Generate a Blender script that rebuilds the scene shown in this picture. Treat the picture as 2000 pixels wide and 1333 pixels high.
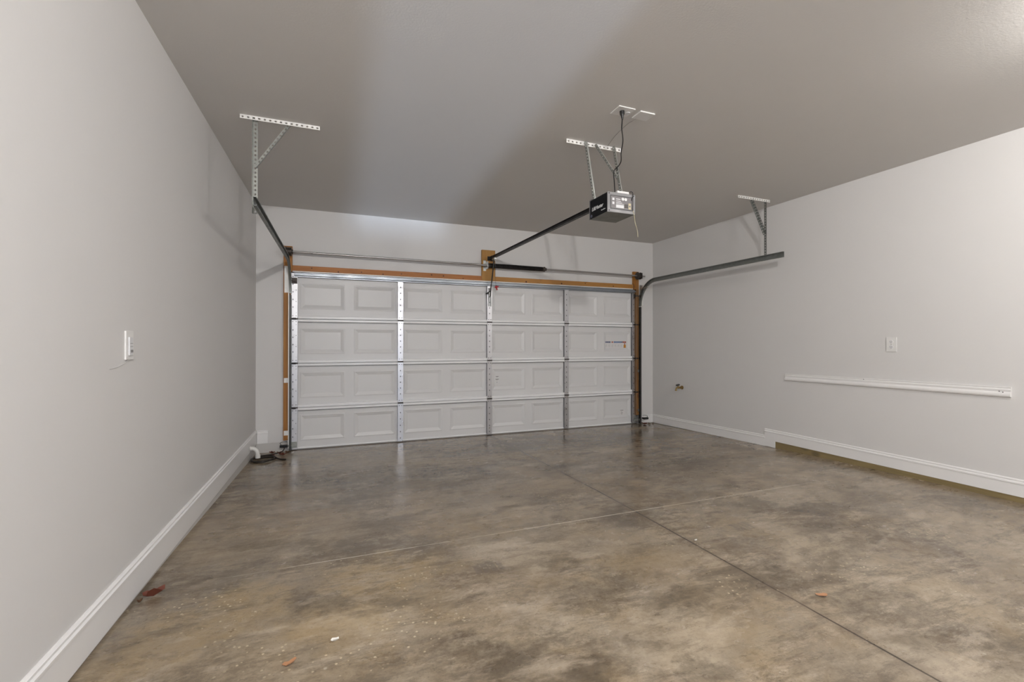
import bpy, bmesh, math, random
from mathutils import Vector, Matrix
random.seed(7)
for o in list(bpy.data.objects): bpy.data.objects.remove(o)
scene = bpy.context.scene
COL = scene.collection
R = math.radians

# ------------------------------------------------------------------ camera
CAMP = Vector((0.4628, -5.9573, 1.2969))
YAW, PIT, FPX = 0.3705, 0.0031, 876.7
cd = bpy.data.cameras.new('camera'); cam = bpy.data.objects.new('camera', cd); COL.objects.link(cam)
cd.sensor_fit = 'HORIZONTAL'; cd.sensor_width = 36.0; cd.lens = FPX/2000*36.0
cd.clip_start = 0.02
cam.location = CAMP
cam.rotation_euler = (math.pi/2+PIT, -0.0007, -YAW)
scene.camera = cam

# ------------------------------------------------------------------ world, exposure, big lights
w = bpy.data.worlds.new('world'); scene.world = w; w.use_nodes = True
bg = w.node_tree.nodes['Background']
bg.inputs[0].default_value = (0.62, 0.76, 1.0, 1); bg.inputs[1].default_value = 4.0
vs = scene.view_settings
vs.view_transform = 'Standard'; vs.look = 'None'; vs.gamma = 1.0; vs.exposure = 0.0
try: vs.use_curve_mapping = False
except Exception: pass
LAMP_POS = (3.80, -5.35, 2.80)      # ceiling bulb to the right, behind the frame edge
LAMP_STR = 1000.0
FILL_POS = (0.95, -6.75, 2.80)     # added fill bulb behind the camera, brightens the left side
FILL_STR = 3500.0
# low daylight glancing up off the drive and in through the open back doorway
sd = bpy.data.lights.new('driveway_glare', 'SUN'); sd.energy = 1.25; sd.angle = R(3.0); sd.color = (0.60, 0.76, 1.0)
so = bpy.data.objects.new('driveway_glare', sd); COL.objects.link(so)
so.location = (1.2, -11, -0.5)
so.rotation_euler = Vector((0.0, 1.0, 0.33)).to_track_quat('-Z', 'Y').to_euler()

# ------------------------------------------------------------------ dimensions
XL, XR, H = -0.4263, 5.2243, 2.904
YB = -7.7
def fz(y):                                   # slab rises gently away from the big door
    pts = [(0.3, -0.004), (0, 0.0), (-0.96, 0.03), (-2.2, 0.068), (-2.9, 0.087), (-3.6, 0.096), (-5, 0.102), (-9, 0.106)]
    for (a, za), (b, zb) in zip(pts, pts[1:]):
        if y >= b: return za+(zb-za)*(a-y)/(a-b)
    return pts[-1][1]

# ------------------------------------------------------------------ materials
def newmat(name):
    m = bpy.data.materials.new(name); m.use_nodes = True
    nt = m.node_tree; b = nt.nodes['Principled BSDF']
    return m, nt, b
def N(nt, t, **kw):
    n = nt.nodes.new(t)
    for k, v in kw.items():
        if k.startswith('i_'): n.inputs[k[2:].replace('_', ' ')].default_value = v
        else: setattr(n, k, v)
    return n
def ramp(nt, src, stops):
    r = N(nt, 'ShaderNodeValToRGB'); e = r.color_ramp.elements
    while len(e) < len(stops): e.new(0.5)
    for el, (p, c) in zip(e, stops):
        el.position = p; el.color = (c, c, c, 1) if isinstance(c, (int, float)) else (*c, 1)
    nt.links.new(src, r.inputs[0]); return r.outputs[0]
def noise(nt, vec, scale, detail=4, rough=0.5, dist=0.0):
    n = N(nt, 'ShaderNodeTexNoise'); n.inputs['Scale'].default_value = scale; n.inputs['Detail'].default_value = detail
    n.inputs['Roughness'].default_value = rough; n.inputs['Distortion'].default_value = dist
    nt.links.new(vec, n.inputs['Vector']); return n.outputs['Fac']
def mapping(nt, scale=(1, 1, 1), rot=(0, 0, 0), loc=(0, 0, 0)):
    tc = N(nt, 'ShaderNodeTexCoord'); mp = N(nt, 'ShaderNodeMapping')
    mp.inputs['Scale'].default_value = scale; mp.inputs['Rotation'].default_value = rot; mp.inputs['Location'].default_value = loc
    nt.links.new(tc.outputs['Object'], mp.inputs['Vector']); return mp.outputs[0]
def mix(nt, fac, a, b, blend='MIX'):
    n = N(nt, 'ShaderNodeMix', data_type='RGBA', blend_type=blend)
    for s, v in ((n.inputs[0], fac), (n.inputs[6], a), (n.inputs[7], b)):
        if isinstance(v, (int, float)): s.default_value = v
        elif isinstance(v, tuple): s.default_value = (*v, 1)
        else: nt.links.new(v, s)
    return n.outputs[2]
def math_(nt, op, a, b=None):
    n = N(nt, 'ShaderNodeMath', operation=op)
    for s, v in ((n.inputs[0], a), (n.inputs[1], b)):
        if v is None: continue
        if isinstance(v, (int, float)): s.default_value = v
        else: nt.links.new(v, s)
    return n.outputs[0]
def bump(nt, b, h, strength, dist=0.01):
    n = N(nt, 'ShaderNodeBump'); n.inputs['Strength'].default_value = strength; n.inputs['Distance'].default_value = dist
    nt.links.new(h, n.inputs['Height']); nt.links.new(n.outputs[0], b.inputs['Normal'])
def paint(name, col, rough=0.6, var=0.04, bs=0.12, scale=60):
    m, nt, b = newmat(name); v = mapping(nt)
    f = noise(nt, v, 2.2, 3)
    c2 = tuple(x*(1-var) for x in col)
    nt.links.new(mix(nt, f, col, c2), b.inputs['Base Color'])
    b.inputs['Roughness'].default_value = rough
    bump(nt, b, noise(nt, v, scale, 3), bs, 0.003)
    return m
def metal(name, col, rough=0.35, var=0.25, metallic=0.9, scale=14):
    m, nt, b = newmat(name); v = mapping(nt)
    f = noise(nt, v, scale, 5, 0.6)
    nt.links.new(mix(nt, f, tuple(x*(1-var) for x in col), col), b.inputs['Base Color'])
    nt.links.new(ramp(nt, noise(nt, v, scale*.6, 3), [(0.3, rough*.8), (0.7, min(1, rough*1.25))]), b.inputs['Roughness'])
    b.inputs['Metallic'].default_value = metallic
    return m
def plastic(name, col, rough=0.4):
    m, nt, b = newmat(name); v = mapping(nt)
    nt.links.new(mix(nt, noise(nt, v, 30, 2), col, tuple(x*.9 for x in col)), b.inputs['Base Color'])
    b.inputs['Roughness'].default_value = rough
    return m
def wood(name, light, dark, axis, knot=(0.16, 0.06, 0.02)):
    m, nt, b = newmat(name)
    s = [55, 55, 55]; s[axis] = 2.2
    v = mapping(nt, tuple(s))
    g = ramp(nt, noise(nt, v, 1.0, 5, 0.6, 0.5), [(0.3, 0.0), (0.7, 1.0)])
    c = mix(nt, g, dark, light)
    v2 = mapping(nt); big = ramp(nt, noise(nt, v2, 2.4, 3), [(0.35, 0.0), (0.65, 1.0)])
    c = mix(nt, big, c, mix(nt, 0.55, c, tuple(x*0.72 for x in light)))
    vo = N(nt, 'ShaderNodeTexVoronoi'); vo.inputs['Scale'].default_value = 1.0
    s2 = [6, 6, 6]; s2[axis] = 3.6
    nt.links.new(mapping(nt, tuple(s2)), vo.inputs['Vector'])
    kn = ramp(nt, vo.outputs['Distance'], [(0.12, 1.0), (0.22, 0.0)])
    nt.links.new(mix(nt, kn, c, knot), b.inputs['Base Color'])
    b.inputs['Roughness'].default_value = 0.55
    bump(nt, b, g, 0.15, 0.002)
    return m

M = {}
M['wall'] = paint('wall_paint', (0.700, 0.688, 0.675), 0.62, 0.025)
M['ceil'] = paint('ceiling_paint', (0.665, 0.645, 0.62), 0.8, 0.03, 0.25, 90)
M['trim'] = paint('trim_paint', (0.84, 0.83, 0.82), 0.32, 0.02, 0.03, 20)
M['door'] = paint('door_enamel', (0.74, 0.735, 0.73), 0.38, 0.04, 0.10, 120)
M['rail'] = paint('door_edge_enamel', (0.93, 0.93, 0.93), 0.25, 0.01, 0.02, 40)
M['curb'] = paint('curb_paint', (0.62, 0.60, 0.575), 0.6, 0.12, 0.5, 30)
M['stile'] = metal('galvanised_stile', (0.64, 0.64, 0.66), 0.34, 0.16, 0.93, 22)
M['stileshade'] = metal('shade_dark_steel', (0.20, 0.20, 0.21), 0.5, 0.2, 0.6, 22)  # steel darkened to paint in shade beside the stiles and under the lips
M['trackv'] = metal('dark_track_steel', (0.10, 0.10, 0.095), 0.45, 0.4, 0.7, 34)
M['galvm'] = metal('weathered_steel', (0.40, 0.41, 0.38), 0.45, 0.4, 0.8, 34)
M['seal'] = plastic('grey_rubber', (0.30, 0.29, 0.28), 0.6)
M['galv'] = metal('galvanised_steel', (0.60, 0.61, 0.59), 0.38, 0.45, 0.85, 34)
M['galvd'] = metal('dull_galvanised_steel', (0.30, 0.315, 0.30), 0.45, 0.4, 0.8, 34)
M['galvw'] = metal('bright_angle_steel', (0.86, 0.85, 0.82), 0.5, 0.10, 0.25, 30)
M['strut'] = metal('strut_steel', (0.40, 0.43, 0.47), 0.36, 0.3, 0.95, 7)
M['shaft'] = metal('shaft_steel', (0.42, 0.405, 0.39), 0.32, 0.10, 0.9, 4)
M['drum'] = metal('drum_iron', (0.10, 0.085, 0.075), 0.5, 0.4, 0.6, 30)
M['black'] = plastic('black_plastic', (0.012, 0.012, 0.013), 0.35)
M['blacksteel'] = metal('black_steel', (0.016, 0.014, 0.014), 0.4, 0.3, 0.3, 30)
M['panel'] = plastic('gloss_black_lens', (0.004, 0.004, 0.005), 0.3)
M['panel'].node_tree.nodes['Principled BSDF'].inputs['Specular IOR Level'].default_value = 0.15
M['knot'] = plastic('dark_knot', (0.10, 0.035, 0.012), 0.6)
M['housing'] = metal('housing_grey', (0.24, 0.235, 0.24), 0.45, 0.12, 0.4, 20)
M['housedark'] = metal('housing_underside', (0.20, 0.20, 0.18), 0.5, 0.12, 0.3, 20)
M['white'] = plastic('white_plastic', (0.80, 0.79, 0.77), 0.35)
M['lwhite'] = plastic('lettering_white', (0.75, 0.75, 0.76), 0.5)
M['pink'] = plastic('grey_print', (0.20, 0.185, 0.19), 0.5)
M['mark'] = plastic('grey_stamp_ink', (0.28, 0.27, 0.27), 0.6)
M['red'] = plastic('red_plastic', (0.45, 0.02, 0.03), 0.4)
M['darkslot'] = plastic('dark_slot', (0.10, 0.09, 0.085), 0.6)
M['navy'] = plastic('navy_print', (0.015, 0.04, 0.16), 0.5)
M['blue'] = plastic('blue_print', (0.02, 0.11, 0.33), 0.5)
M['redp'] = plastic('red_print', (0.42, 0.10, 0.06), 0.5)
M['orange'] = plastic('orange_print', (0.62, 0.27, 0.04), 0.5)
M['sticker'] = plastic('sticker_paper', (0.80, 0.78, 0.77), 0.5)
M['brass'] = metal('aged_brass', (0.42, 0.29, 0.12), 0.35, 0.4, 0.9, 60)
M['pvc'] = plastic('white_pvc', (0.83, 0.82, 0.78), 0.3)
M['hose'] = plastic('dark_brown_hose', (0.018, 0.011, 0.007), 0.5)
M['cream'] = plastic('cream_wire', (0.62, 0.54, 0.34), 0.5)
M['greywire'] = plastic('grey_wire', (0.30, 0.28, 0.26), 0.5)
M['leafa'] = plastic('red_brown_leaf', (0.13, 0.032, 0.016), 0.65)
M['leafb'] = plastic('brown_leaf', (0.11, 0.05, 0.02), 0.7)
M['leafc'] = plastic('tan_leaf', (0.40, 0.20, 0.10), 0.7)
M['chip'] = plastic('white_chip', (0.75, 0.73, 0.68), 0.7)
M['woodv'] = wood('fir_upright', (0.46, 0.205, 0.035), (0.30, 0.105, 0.015), 2)
M['woodh'] = wood('fir_header', (0.50, 0.20, 0.050), (0.37, 0.125, 0.025), 0)
M['woodc'] = wood('fir_centre_board', (0.45, 0.23, 0.05), (0.34, 0.16, 0.03), 2)
M['woodc2'] = wood('fir_header_yellow', (0.50, 0.245, 0.06), (0.38, 0.165, 0.035), 0)
M['woodd'] = wood('dark_stained_fir', (0.30, 0.15, 0.045), (0.12, 0.05, 0.018), 2)
M['sill'] = wood('treated_sill', (0.30, 0.225, 0.105), (0.20, 0.15, 0.065), 1, (0.16, 0.12, 0.06))
m, nt, b = newmat('lit_bulb'); b.inputs['Base Color'].default_value = (1, 1, 1, 1)
b.inputs['Emission Color'].default_value = (1.0, 0.972, 0.945, 1); b.inputs['Emission Strength'].default_value = LAMP_STR; M['bulb'] = m
m, nt, b = newmat('fill_bulb_rear'); b.inputs['Base Color'].default_value = (1, 1, 1, 1)
b.inputs['Emission Color'].default_value = (1.0, 0.972, 0.945, 1); b.inputs['Emission Strength'].default_value = FILL_STR; M['fillbulb'] = m  # glow of the added fill bulb

# polished, stained concrete
def concrete():
    m, nt, b = newmat('stained_concrete'); L = nt.links.new
    v = mapping(nt)
    vs_ = mapping(nt, (0.62, 1.0, 1), (0, 0, R(28)))
    big = ramp(nt, noise(nt, vs_, 1.15, 8, 0.70, 0.15), [(0.36, 0.0), (0.62, 1.0)])
    mid = ramp(nt, noise(nt, vs_, 3.4, 8, 0.76, 0.2), [(0.38, 0.0), (0.62, 1.0)])
    fine = ramp(nt, noise(nt, v, 15, 8, 0.82, 0.1), [(0.38, 0.0), (0.62, 1.0)])
    c = mix(nt, big, (0.150, 0.114, 0.078), (0.272, 0.215, 0.152))
    c = mix(nt, math_(nt, 'MULTIPLY', mid, 0.45), c, (0.385, 0.318, 0.238))
    warm = ramp(nt, noise(nt, mapping(nt, (1, 1, 1), (0, 0, 0), (4.1, 2.2, 0)), 1.6, 9, 0.72, 0.2), [(0.46, 0.0), (0.66, 1.0)])
    c = mix(nt, math_(nt, 'MULTIPLY', warm, 0.45), c, (0.250, 0.178, 0.085))
    grey = ramp(nt, noise(nt, mapping(nt, (1, 1, 1), (0, 0, 0), (-3.7, 7.9, 0)), 1.4, 9, 0.72, 0.2), [(0.46, 0.0), (0.64, 1.0)])
    c = mix(nt, math_(nt, 'MULTIPLY', grey, 0.45), c, (0.225, 0.208, 0.188))
    # individual stains, each with its own place and shape
    sepw = N(nt, 'ShaderNodeSeparateXYZ'); tcw = N(nt, 'ShaderNodeTexCoord'); L(tcw.outputs['Object'], sepw.inputs[0])
    wx = math_(nt, 'MULTIPLY', math_(nt, 'SUBTRACT', noise(nt, v, 2.6, 9, 0.70), 0.5), 0.75)
    wy = math_(nt, 'MULTIPLY', math_(nt, 'SUBTRACT', noise(nt, mapping(nt, (1, 1, 1), (0, 0, 0), (5, 5, 5)), 2.6, 9, 0.70), 0.5), 0.75)
    PX = math_(nt, 'ADD', sepw.outputs[0], wx); PY = math_(nt, 'ADD', sepw.outputs[1], wy)
    acc = {}
    for k, sx, sy, ru, rv, an in (('d', 1.77, -4.16, 0.37, 0.17, -0.37), ('d', 1.01, -4.34, 0.18, 0.12, -0.37), ('d', 1.31, -4.52, 0.09, 0.07, -0.37), ('d', 2.55, -4.27, 0.17, 0.17, -0.37),
            ('d', 2.82, -4.64, 0.20, 0.14, -0.37), ('d', 2.81, -4.93, 0.19, 0.15, -0.37), ('d', 3.49, -2.36, 0.61, 0.40, -0.37), ('d', 0.36, -3.67, 0.18, 0.10, -0.37),
            ('d', 0.74, -2.83, 0.17, 0.20, -0.37), ('d', 2.39, -2.03, 0.17, 0.27, -0.37), ('d', 2.37, -3.32, 0.16, 0.14, -0.37), ('d', 0.90, -1.72, 0.94, 0.42, -0.37),
            ('d', 3.75, -3.75, 0.34, 0.10, -0.10), ('d', 1.71, -4.67, 0.11, 0.09, -0.37), ('d', 3.9, -0.9, 0.8, 0.35, 0.0), ('d', 2.2, -0.8, 0.9, 0.3, 0.0),
            ('l', 3.04, -4.62, 0.34, 0.24, -0.37), ('l', 1.75, -4.51, 0.22, 0.15, -0.37), ('l', 3.09, -4.10, 0.24, 0.22, -0.37), ('l', 4.16, -4.36, 0.35, 0.33, -0.37),
            ('l', 1.36, -3.56, 0.26, 0.19, -0.37), ('l', 1.37, -4.28, 0.19, 0.10, -0.37), ('l', 0.62, -3.91, 0.19, 0.08, -0.37), ('l', 2.60, -5.00, 0.17, 0.12, -0.37), ('l', 3.6, -3.45, 0.7, 0.22, -0.1), ('l', 4.6, -3.1, 0.35, 0.5, 0.0),
            ('w', 0.47, -3.81, 0.23, 0.14, -0.37), ('w', 0.04, -3.62, 0.16, 0.20, -0.37), ('w', 0.71, -3.52, 0.27, 0.25, -0.37), ('w', -0.16, -3.77, 0.18, 0.20, -0.37), ('w', 1.2, -4.75, 0.2, 0.12, -0.37)):
        dx = math_(nt, 'SUBTRACT', PX, sx); dy = math_(nt, 'SUBTRACT', PY, sy); ca, sa = math.cos(an), math.sin(an)
        u_ = math_(nt, 'ADD', math_(nt, 'MULTIPLY', dx, ca/ru), math_(nt, 'MULTIPLY', dy, sa/ru))
        w_ = math_(nt, 'ADD', math_(nt, 'MULTIPLY', dx, -sa/rv), math_(nt, 'MULTIPLY', dy, ca/rv))
        d2 = math_(nt, 'ADD', math_(nt, 'MULTIPLY', u_, u_), math_(nt, 'MULTIPLY', w_, w_))
        mr = N(nt, 'ShaderNodeMapRange', interpolation_type='SMOOTHSTEP'); mr.inputs[1].default_value = 0.25; mr.inputs[2].default_value = 1.9
        mr.inputs[3].default_value = 1; mr.inputs[4].default_value = 0; L(d2, mr.inputs[0])
        acc[k] = mr.outputs[0] if k not in acc else math_(nt, 'MAXIMUM', acc[k], mr.outputs[0])
    brkp = ramp(nt, noise(nt, v, 7, 8, 0.80), [(0.36, 0.35), (0.60, 1.0)])
    c = mix(nt, math_(nt, 'MULTIPLY', math_(nt, 'MULTIPLY', acc['l'], brkp), 0.60), c, (0.44, 0.375, 0.295))
    c = mix(nt, math_(nt, 'MULTIPLY', math_(nt, 'MULTIPLY', acc['w'], brkp), 0.55), c, (0.36, 0.265, 0.14))
    c = mix(nt, math_(nt, 'MULTIPLY', math_(nt, 'MULTIPLY', acc['d'], brkp), 0.72), c, (0.098, 0.077, 0.055))
    c = mix(nt, math_(nt, 'MULTIPLY', fine, 0.36), c, (0.43, 0.365, 0.28))
    dk = ramp(nt, noise(nt, vs_, 2.6, 8, 0.80, 0.25), [(0.40, 1.0), (0.50, 0.0)])
    c = mix(nt, math_(nt, 'MULTIPLY', dk, 0.50), c, (0.105, 0.082, 0.058))
    lt = ramp(nt, noise(nt, mapping(nt, (0.9, 2.2, 1), (0, 0, R(25)), (2.2, -1.7, 0)), 2.4, 8, 0.80, 0.2), [(0.52, 0.0), (0.64, 1.0)])
    inner = N(nt, 'ShaderNodeMapRange'); inner.inputs[1].default_value = -0.4; inner.inputs[2].default_value = -2.2
    inner.inputs[3].default_value = 0.25; inner.inputs[4].default_value = 1.0; L(sepw.outputs[1], inner.inputs[0])
    c = mix(nt, math_(nt, 'MULTIPLY', math_(nt, 'MULTIPLY', lt, inner.outputs[0]), 0.55), c, (0.46, 0.39, 0.31))
    streak = ramp(nt, noise(nt, mapping(nt, (1.6, 7.0, 1), (0, 0, R(24))), 2.2, 8, 0.82, 0.2), [(0.38, 1.0), (0.49, 0.0)])
    c = mix(nt, math_(nt, 'MULTIPLY', streak, 0.42), c, (0.115, 0.092, 0.068))
    speck = ramp(nt, noise(nt, v, 70, 6, 0.7), [(0.32, 1.0), (0.42, 0.0)])
    c = mix(nt, math_(nt, 'MULTIPLY', speck, 0.40), c, (0.085, 0.066, 0.048))
    gm = N(nt, 'ShaderNodeGamma'); gm.inputs[1].default_value = 1.30; L(c, gm.inputs[0])
    c = mix(nt, 1.0, gm.outputs[0], (1.42, 1.47, 1.53), 'MULTIPLY')
    # paint flecks
    vo = N(nt, 'ShaderNodeTexVoronoi'); vo.inputs['Scale'].default_value = 34; L(v, vo.inputs['Vector'])
    fl = ramp(nt, vo.outputs['Distance'], [(0.14, 1.0), (0.20, 0.0)])
    area = ramp(nt, noise(nt, mapping(nt, (1, 1, 1), (0, 0, 0), (1.3, 0.4, 0)), 1.7, 4, 0.7), [(0.55, 0.0), (0.62, 1.0)])
    c = mix(nt, math_(nt, 'MULTIPLY', math_(nt, 'MULTIPLY', fl, area), 0.8), c, (0.62, 0.52, 0.36))
    vo2 = N(nt, 'ShaderNodeTexVoronoi'); vo2.inputs['Scale'].default_value = 4.6; L(v, vo2.inputs['Vector'])
    fl2 = ramp(nt, vo2.outputs['Distance'], [(0.022, 1.0), (0.035, 0.0)])
    c = mix(nt, math_(nt, 'MULTIPLY', fl2, 0.6), c, (0.52, 0.46, 0.38))
    sep = N(nt, 'ShaderNodeSeparateXYZ'); tc = N(nt, 'ShaderNodeTexCoord'); L(tc.outputs['Object'], sep.inputs[0])
    wob = math_(nt, 'MULTIPLY', math_(nt, 'SUBTRACT', noise(nt, v, 6, 3), 0.5), 0.006)
    def band(coord, centre, half, soft):
        d = math_(nt, 'ABSOLUTE', math_(nt, 'SUBTRACT', math_(nt, 'ADD', coord, wob), centre))
        n = N(nt, 'ShaderNodeMapRange'); n.inputs[1].default_value = half; n.inputs[2].default_value = half+soft
        n.inputs[3].default_value = 1; n.inputs[4].default_value = 0; L(d, n.inputs[0]); return n.outputs[0]
    def rng(coord, a, b_, s=0.02):
        n = N(nt, 'ShaderNodeMapRange'); n.inputs[1].default_value = a; n.inputs[2].default_value = a+s; L(coord, n.inputs[0])
        n2 = N(nt, 'ShaderNodeMapRange'); n2.inputs[1].default_value = b_-s; n2.inputs[2].default_value = b_
        n2.inputs[3].default_value = 1; n2.inputs[4].default_value = 0; L(coord, n2.inputs[0])
        return math_(nt, 'MULTIPLY', n.outputs[0], n2.outputs[0])
    X_, Y_ = sep.outputs[0], sep.outputs[1]
    brk = ramp(nt, noise(nt, v, 3.0, 4), [(0.35, 0.70), (0.55, 1.0)])
    joint = band(X_, 2.443, 0.0028, 0.004)
    halo = math_(nt, 'MULTIPLY', band(X_, 2.443, 0.005, 0.05), 0.35)
    c = mix(nt, halo, c, (0.14, 0.105, 0.075))
    c = mix(nt, math_(nt, 'MULTIPLY', joint, math_(nt, 'MULTIPLY', brk, 0.95)), c, (0.045, 0.032, 0.022))
    brk2 = ramp(nt, noise(nt, mapping(nt, (1, 1, 1), (0, 0, 0), (9, 1, 0)), 4.0, 4), [(0.40, 0.0), (0.56, 1.0)])
    strong = rng(X_, 1.25, 4.3, 0.3)
    amt = math_(nt, 'MAXIMUM', math_(nt, 'MULTIPLY', strong, 0.85), math_(nt, 'MULTIPLY', math_(nt, 'MULTIPLY', brk2, rng(X_, -0.1, 4.4, 0.1)), 0.6))
    c = mix(nt, math_(nt, 'MULTIPLY', band(Y_, -3.285, 0.0024, 0.003), amt), c, (0.70, 0.62, 0.50))
    # two ribbed adhesive prints
    for (cx, cy, wx, wy, fq) in ((1.215, -3.68, 0.085, 0.055, 0.042), (2.93, -3.765, 0.085, 0.06, 0.036)):
        inside = math_(nt, 'MULTIPLY', rng(X_, cx-wx, cx+wx, 0.01), rng(Y_, cy-wy, cy+wy, 0.015))
        fr = math_(nt, 'FRACT', math_(nt, 'DIVIDE', math_(nt, 'ADD', X_, 10.0), fq))
        st = math_(nt, 'GREATER_THAN', fr, 0.16)
        c = mix(nt, math_(nt, 'MULTIPLY', math_(nt, 'MULTIPLY', inside, st), 0.5), c, (0.15, 0.125, 0.10))
    L(c, b.inputs['Base Color'])
    rg = ramp(nt, noise(nt, vs_, 2.4, 6, 0.6), [(0.3, 0.17), (0.7, 0.40)])
    L(math_(nt, 'MULTIPLY', rg, math_(nt, 'ADD', math_(nt, 'MULTIPLY', inner.outputs[0], 0.45), 0.50)), b.inputs['Roughness'])
    hh = mix(nt, math_(nt, 'MULTIPLY', joint, 1.0), noise(nt, v, 26, 6, 0.6), (0, 0, 0))
    bump(nt, b, hh, 0.10, 0.004)
    return m
M['floor'] = concrete()

# ------------------------------------------------------------------ mesh helpers
class MB:
    def __init__(s): s.bm = bmesh.new(); s.mi = 0
    def quad(s, pts):
        f = s.bm.faces.new([s.bm.verts.new(p) for p in pts]); f.material_index = s.mi; return f
    def box(s, x0, x1, y0, y1, z0, z1):
        v = [s.bm.verts.new((x, y, z)) for x in (x0, x1) for y in (y0, y1) for z in (z0, z1)]
        for q in ((0, 1, 3, 2), (4, 6, 7, 5), (0, 4, 5, 1), (2, 3, 7, 6), (0, 2, 6, 4), (1, 5, 7, 3)):
            s.bm.faces.new([v[i] for i in q]).material_index = s.mi
        return s
    def prism(s, prof, A, B, U, V):
        """extrude 2D profile (u,v) from point A to B with axes U,V"""
        A, B, U, V = map(Vector, (A, B, U, V))
        a = [s.bm.verts.new(A+U*p+V*q) for p, q in prof]; c = [s.bm.verts.new(B+U*p+V*q) for p, q in prof]
        n = len(prof)
        for i in range(n): s.bm.faces.new((a[i], a[(i+1) % n], c[(i+1) % n], c[i])).material_index = s.mi
        s.bm.faces.new(a[::-1]).material_index = s.mi; s.bm.faces.new(c).material_index = s.mi
        return s
    def sweep(s, prof, path, frames):
        rings = []
        for P, (U, V) in zip(path, frames):
            rings.append([s.bm.verts.new(Vector(P)+Vector(U)*p+Vector(V)*q) for p, q in prof])
        n = len(prof)
        for a, c in zip(rings, rings[1:]):
            for i in range(n): s.bm.faces.new((a[i], a[(i+1) % n], c[(i+1) % n], c[i])).material_index = s.mi
        s.bm.faces.new(rings[0][::-1]).material_index = s.mi; s.bm.faces.new(rings[-1]).material_index = s.mi
        return s
    def cyl(s, A, B, r, r2=None, n=20):
        A, B = Vector(A), Vector(B); d = (B-A).normalized()
        U = d.orthogonal().normalized(); V = d.cross(U); r2 = r if r2 is None else r2
        rings = [[s.bm.verts.new(P+(U*math.cos(t)+V*math.sin(t))*q) for t in [2*math.pi*i/n for i in range(n)]] for P, q in ((A, r), (B, r2))]
        for i in range(n): s.bm.faces.new((rings[0][i], rings[0][(i+1) % n], rings[1][(i+1) % n], rings[1][i])).material_index = s.mi
        s.bm.faces.new(rings[0][::-1]).material_index = s.mi; s.bm.faces.new(rings[1]).material_index = s.mi
        return s
    def tube(s, pts, r, n=10, smooth_iter=0):
        P = [Vector(p) for p in pts]
        for _ in range(smooth_iter):
            Q = [P[0]]
            for a, c in zip(P, P[1:]): Q += [a*.75+c*.25, a*.25+c*.75]
            P = Q+[P[-1]]
        T = [(P[min(i+1, len(P)-1)]-P[max(i-1, 0)]).normalized() for i in range(len(P))]
        U = T[0].orthogonal().normalized(); fr = []
        for t in T:
            U = (U-t*U.dot(t)).normalized(); fr.append((U.copy(), t.cross(U)))
        return s.sweep([(r*math.cos(2*math.pi*i/n), r*math.sin(2*math.pi*i/n)) for i in range(n)], P, fr)
    def sphere(s, c, r, n=16, sc=(1, 1, 1)):
        g = bmesh.ops.create_uvsphere(s.bm, u_segments=n, v_segments=n//2, radius=r, matrix=Matrix.Translation(c) @ Matrix.Diagonal((*sc, 1)))
        for v in g['verts']:
            for f in v.link_faces: f.material_index = s.mi
        return s
    def perf(s, A, D, Wd, width, length, pitch=0.032, hole=0.0065, th=0.002, off=0.0):
        """flat steel strip with a row of round holes; D = length direction, Wd = width direction"""
        A, D, Wd = Vector(A), Vector(D).normalized(), Vector(Wd).normalized(); Nn = D.cross(Wd)
        n = max(1, int(length/pitch)); pitch = length/n
        hw, hp = width/2, pitch/2
        outer = [(-hp, -hw), (0, -hw), (hp, -hw), (hp, 0), (hp, hw), (0, hw), (-hp, hw), (-hp, 0)]
        inner = [(hole*1.25*math.cos(t), hole*math.sin(t)) for t in [math.atan2(q, p) for p, q in outer]]
        for k in range(n):
            c = A+D*(pitch*(k+.5))+Wd*(hw+off)
            for sgn in (0, 1):
                O = [s.bm.verts.new(c+D*p+Wd*q+Nn*th*sgn) for p, q in outer]
                I = [s.bm.verts.new(c+D*p+Wd*q+Nn*th*sgn) for p, q in inner]
                for i in range(8):
                    j = (i+1) % 8; f = (O[i], O[j], I[j], I[i]); s.bm.faces.new(f if sgn else f[::-1]).material_index = s.mi
                if sgn == 0: O0, I0 = O, I
            for i in range(8):
                j = (i+1) % 8
                s.bm.faces.new((I0[i], I[i], I[j], I0[j])).material_index = s.mi
                if i in (0, 1, 4, 5) or (k == 0 and i in (6, 7)) or (k == n-1 and i in (2, 3)):
                    s.bm.faces.new((O0[i], O0[j], O[j], O[i])).material_index = s.mi
        return s
    def angle(s, A, B, W1, W2, w1=0.03, w2=0.03, **kw):
        A, B = Vector(A), Vector(B); L_ = (B-A).length
        s.perf(A, B-A, W1, w1, L_, **kw); s.perf(A, B-A, W2, w2, L_, **kw); return s

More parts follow.
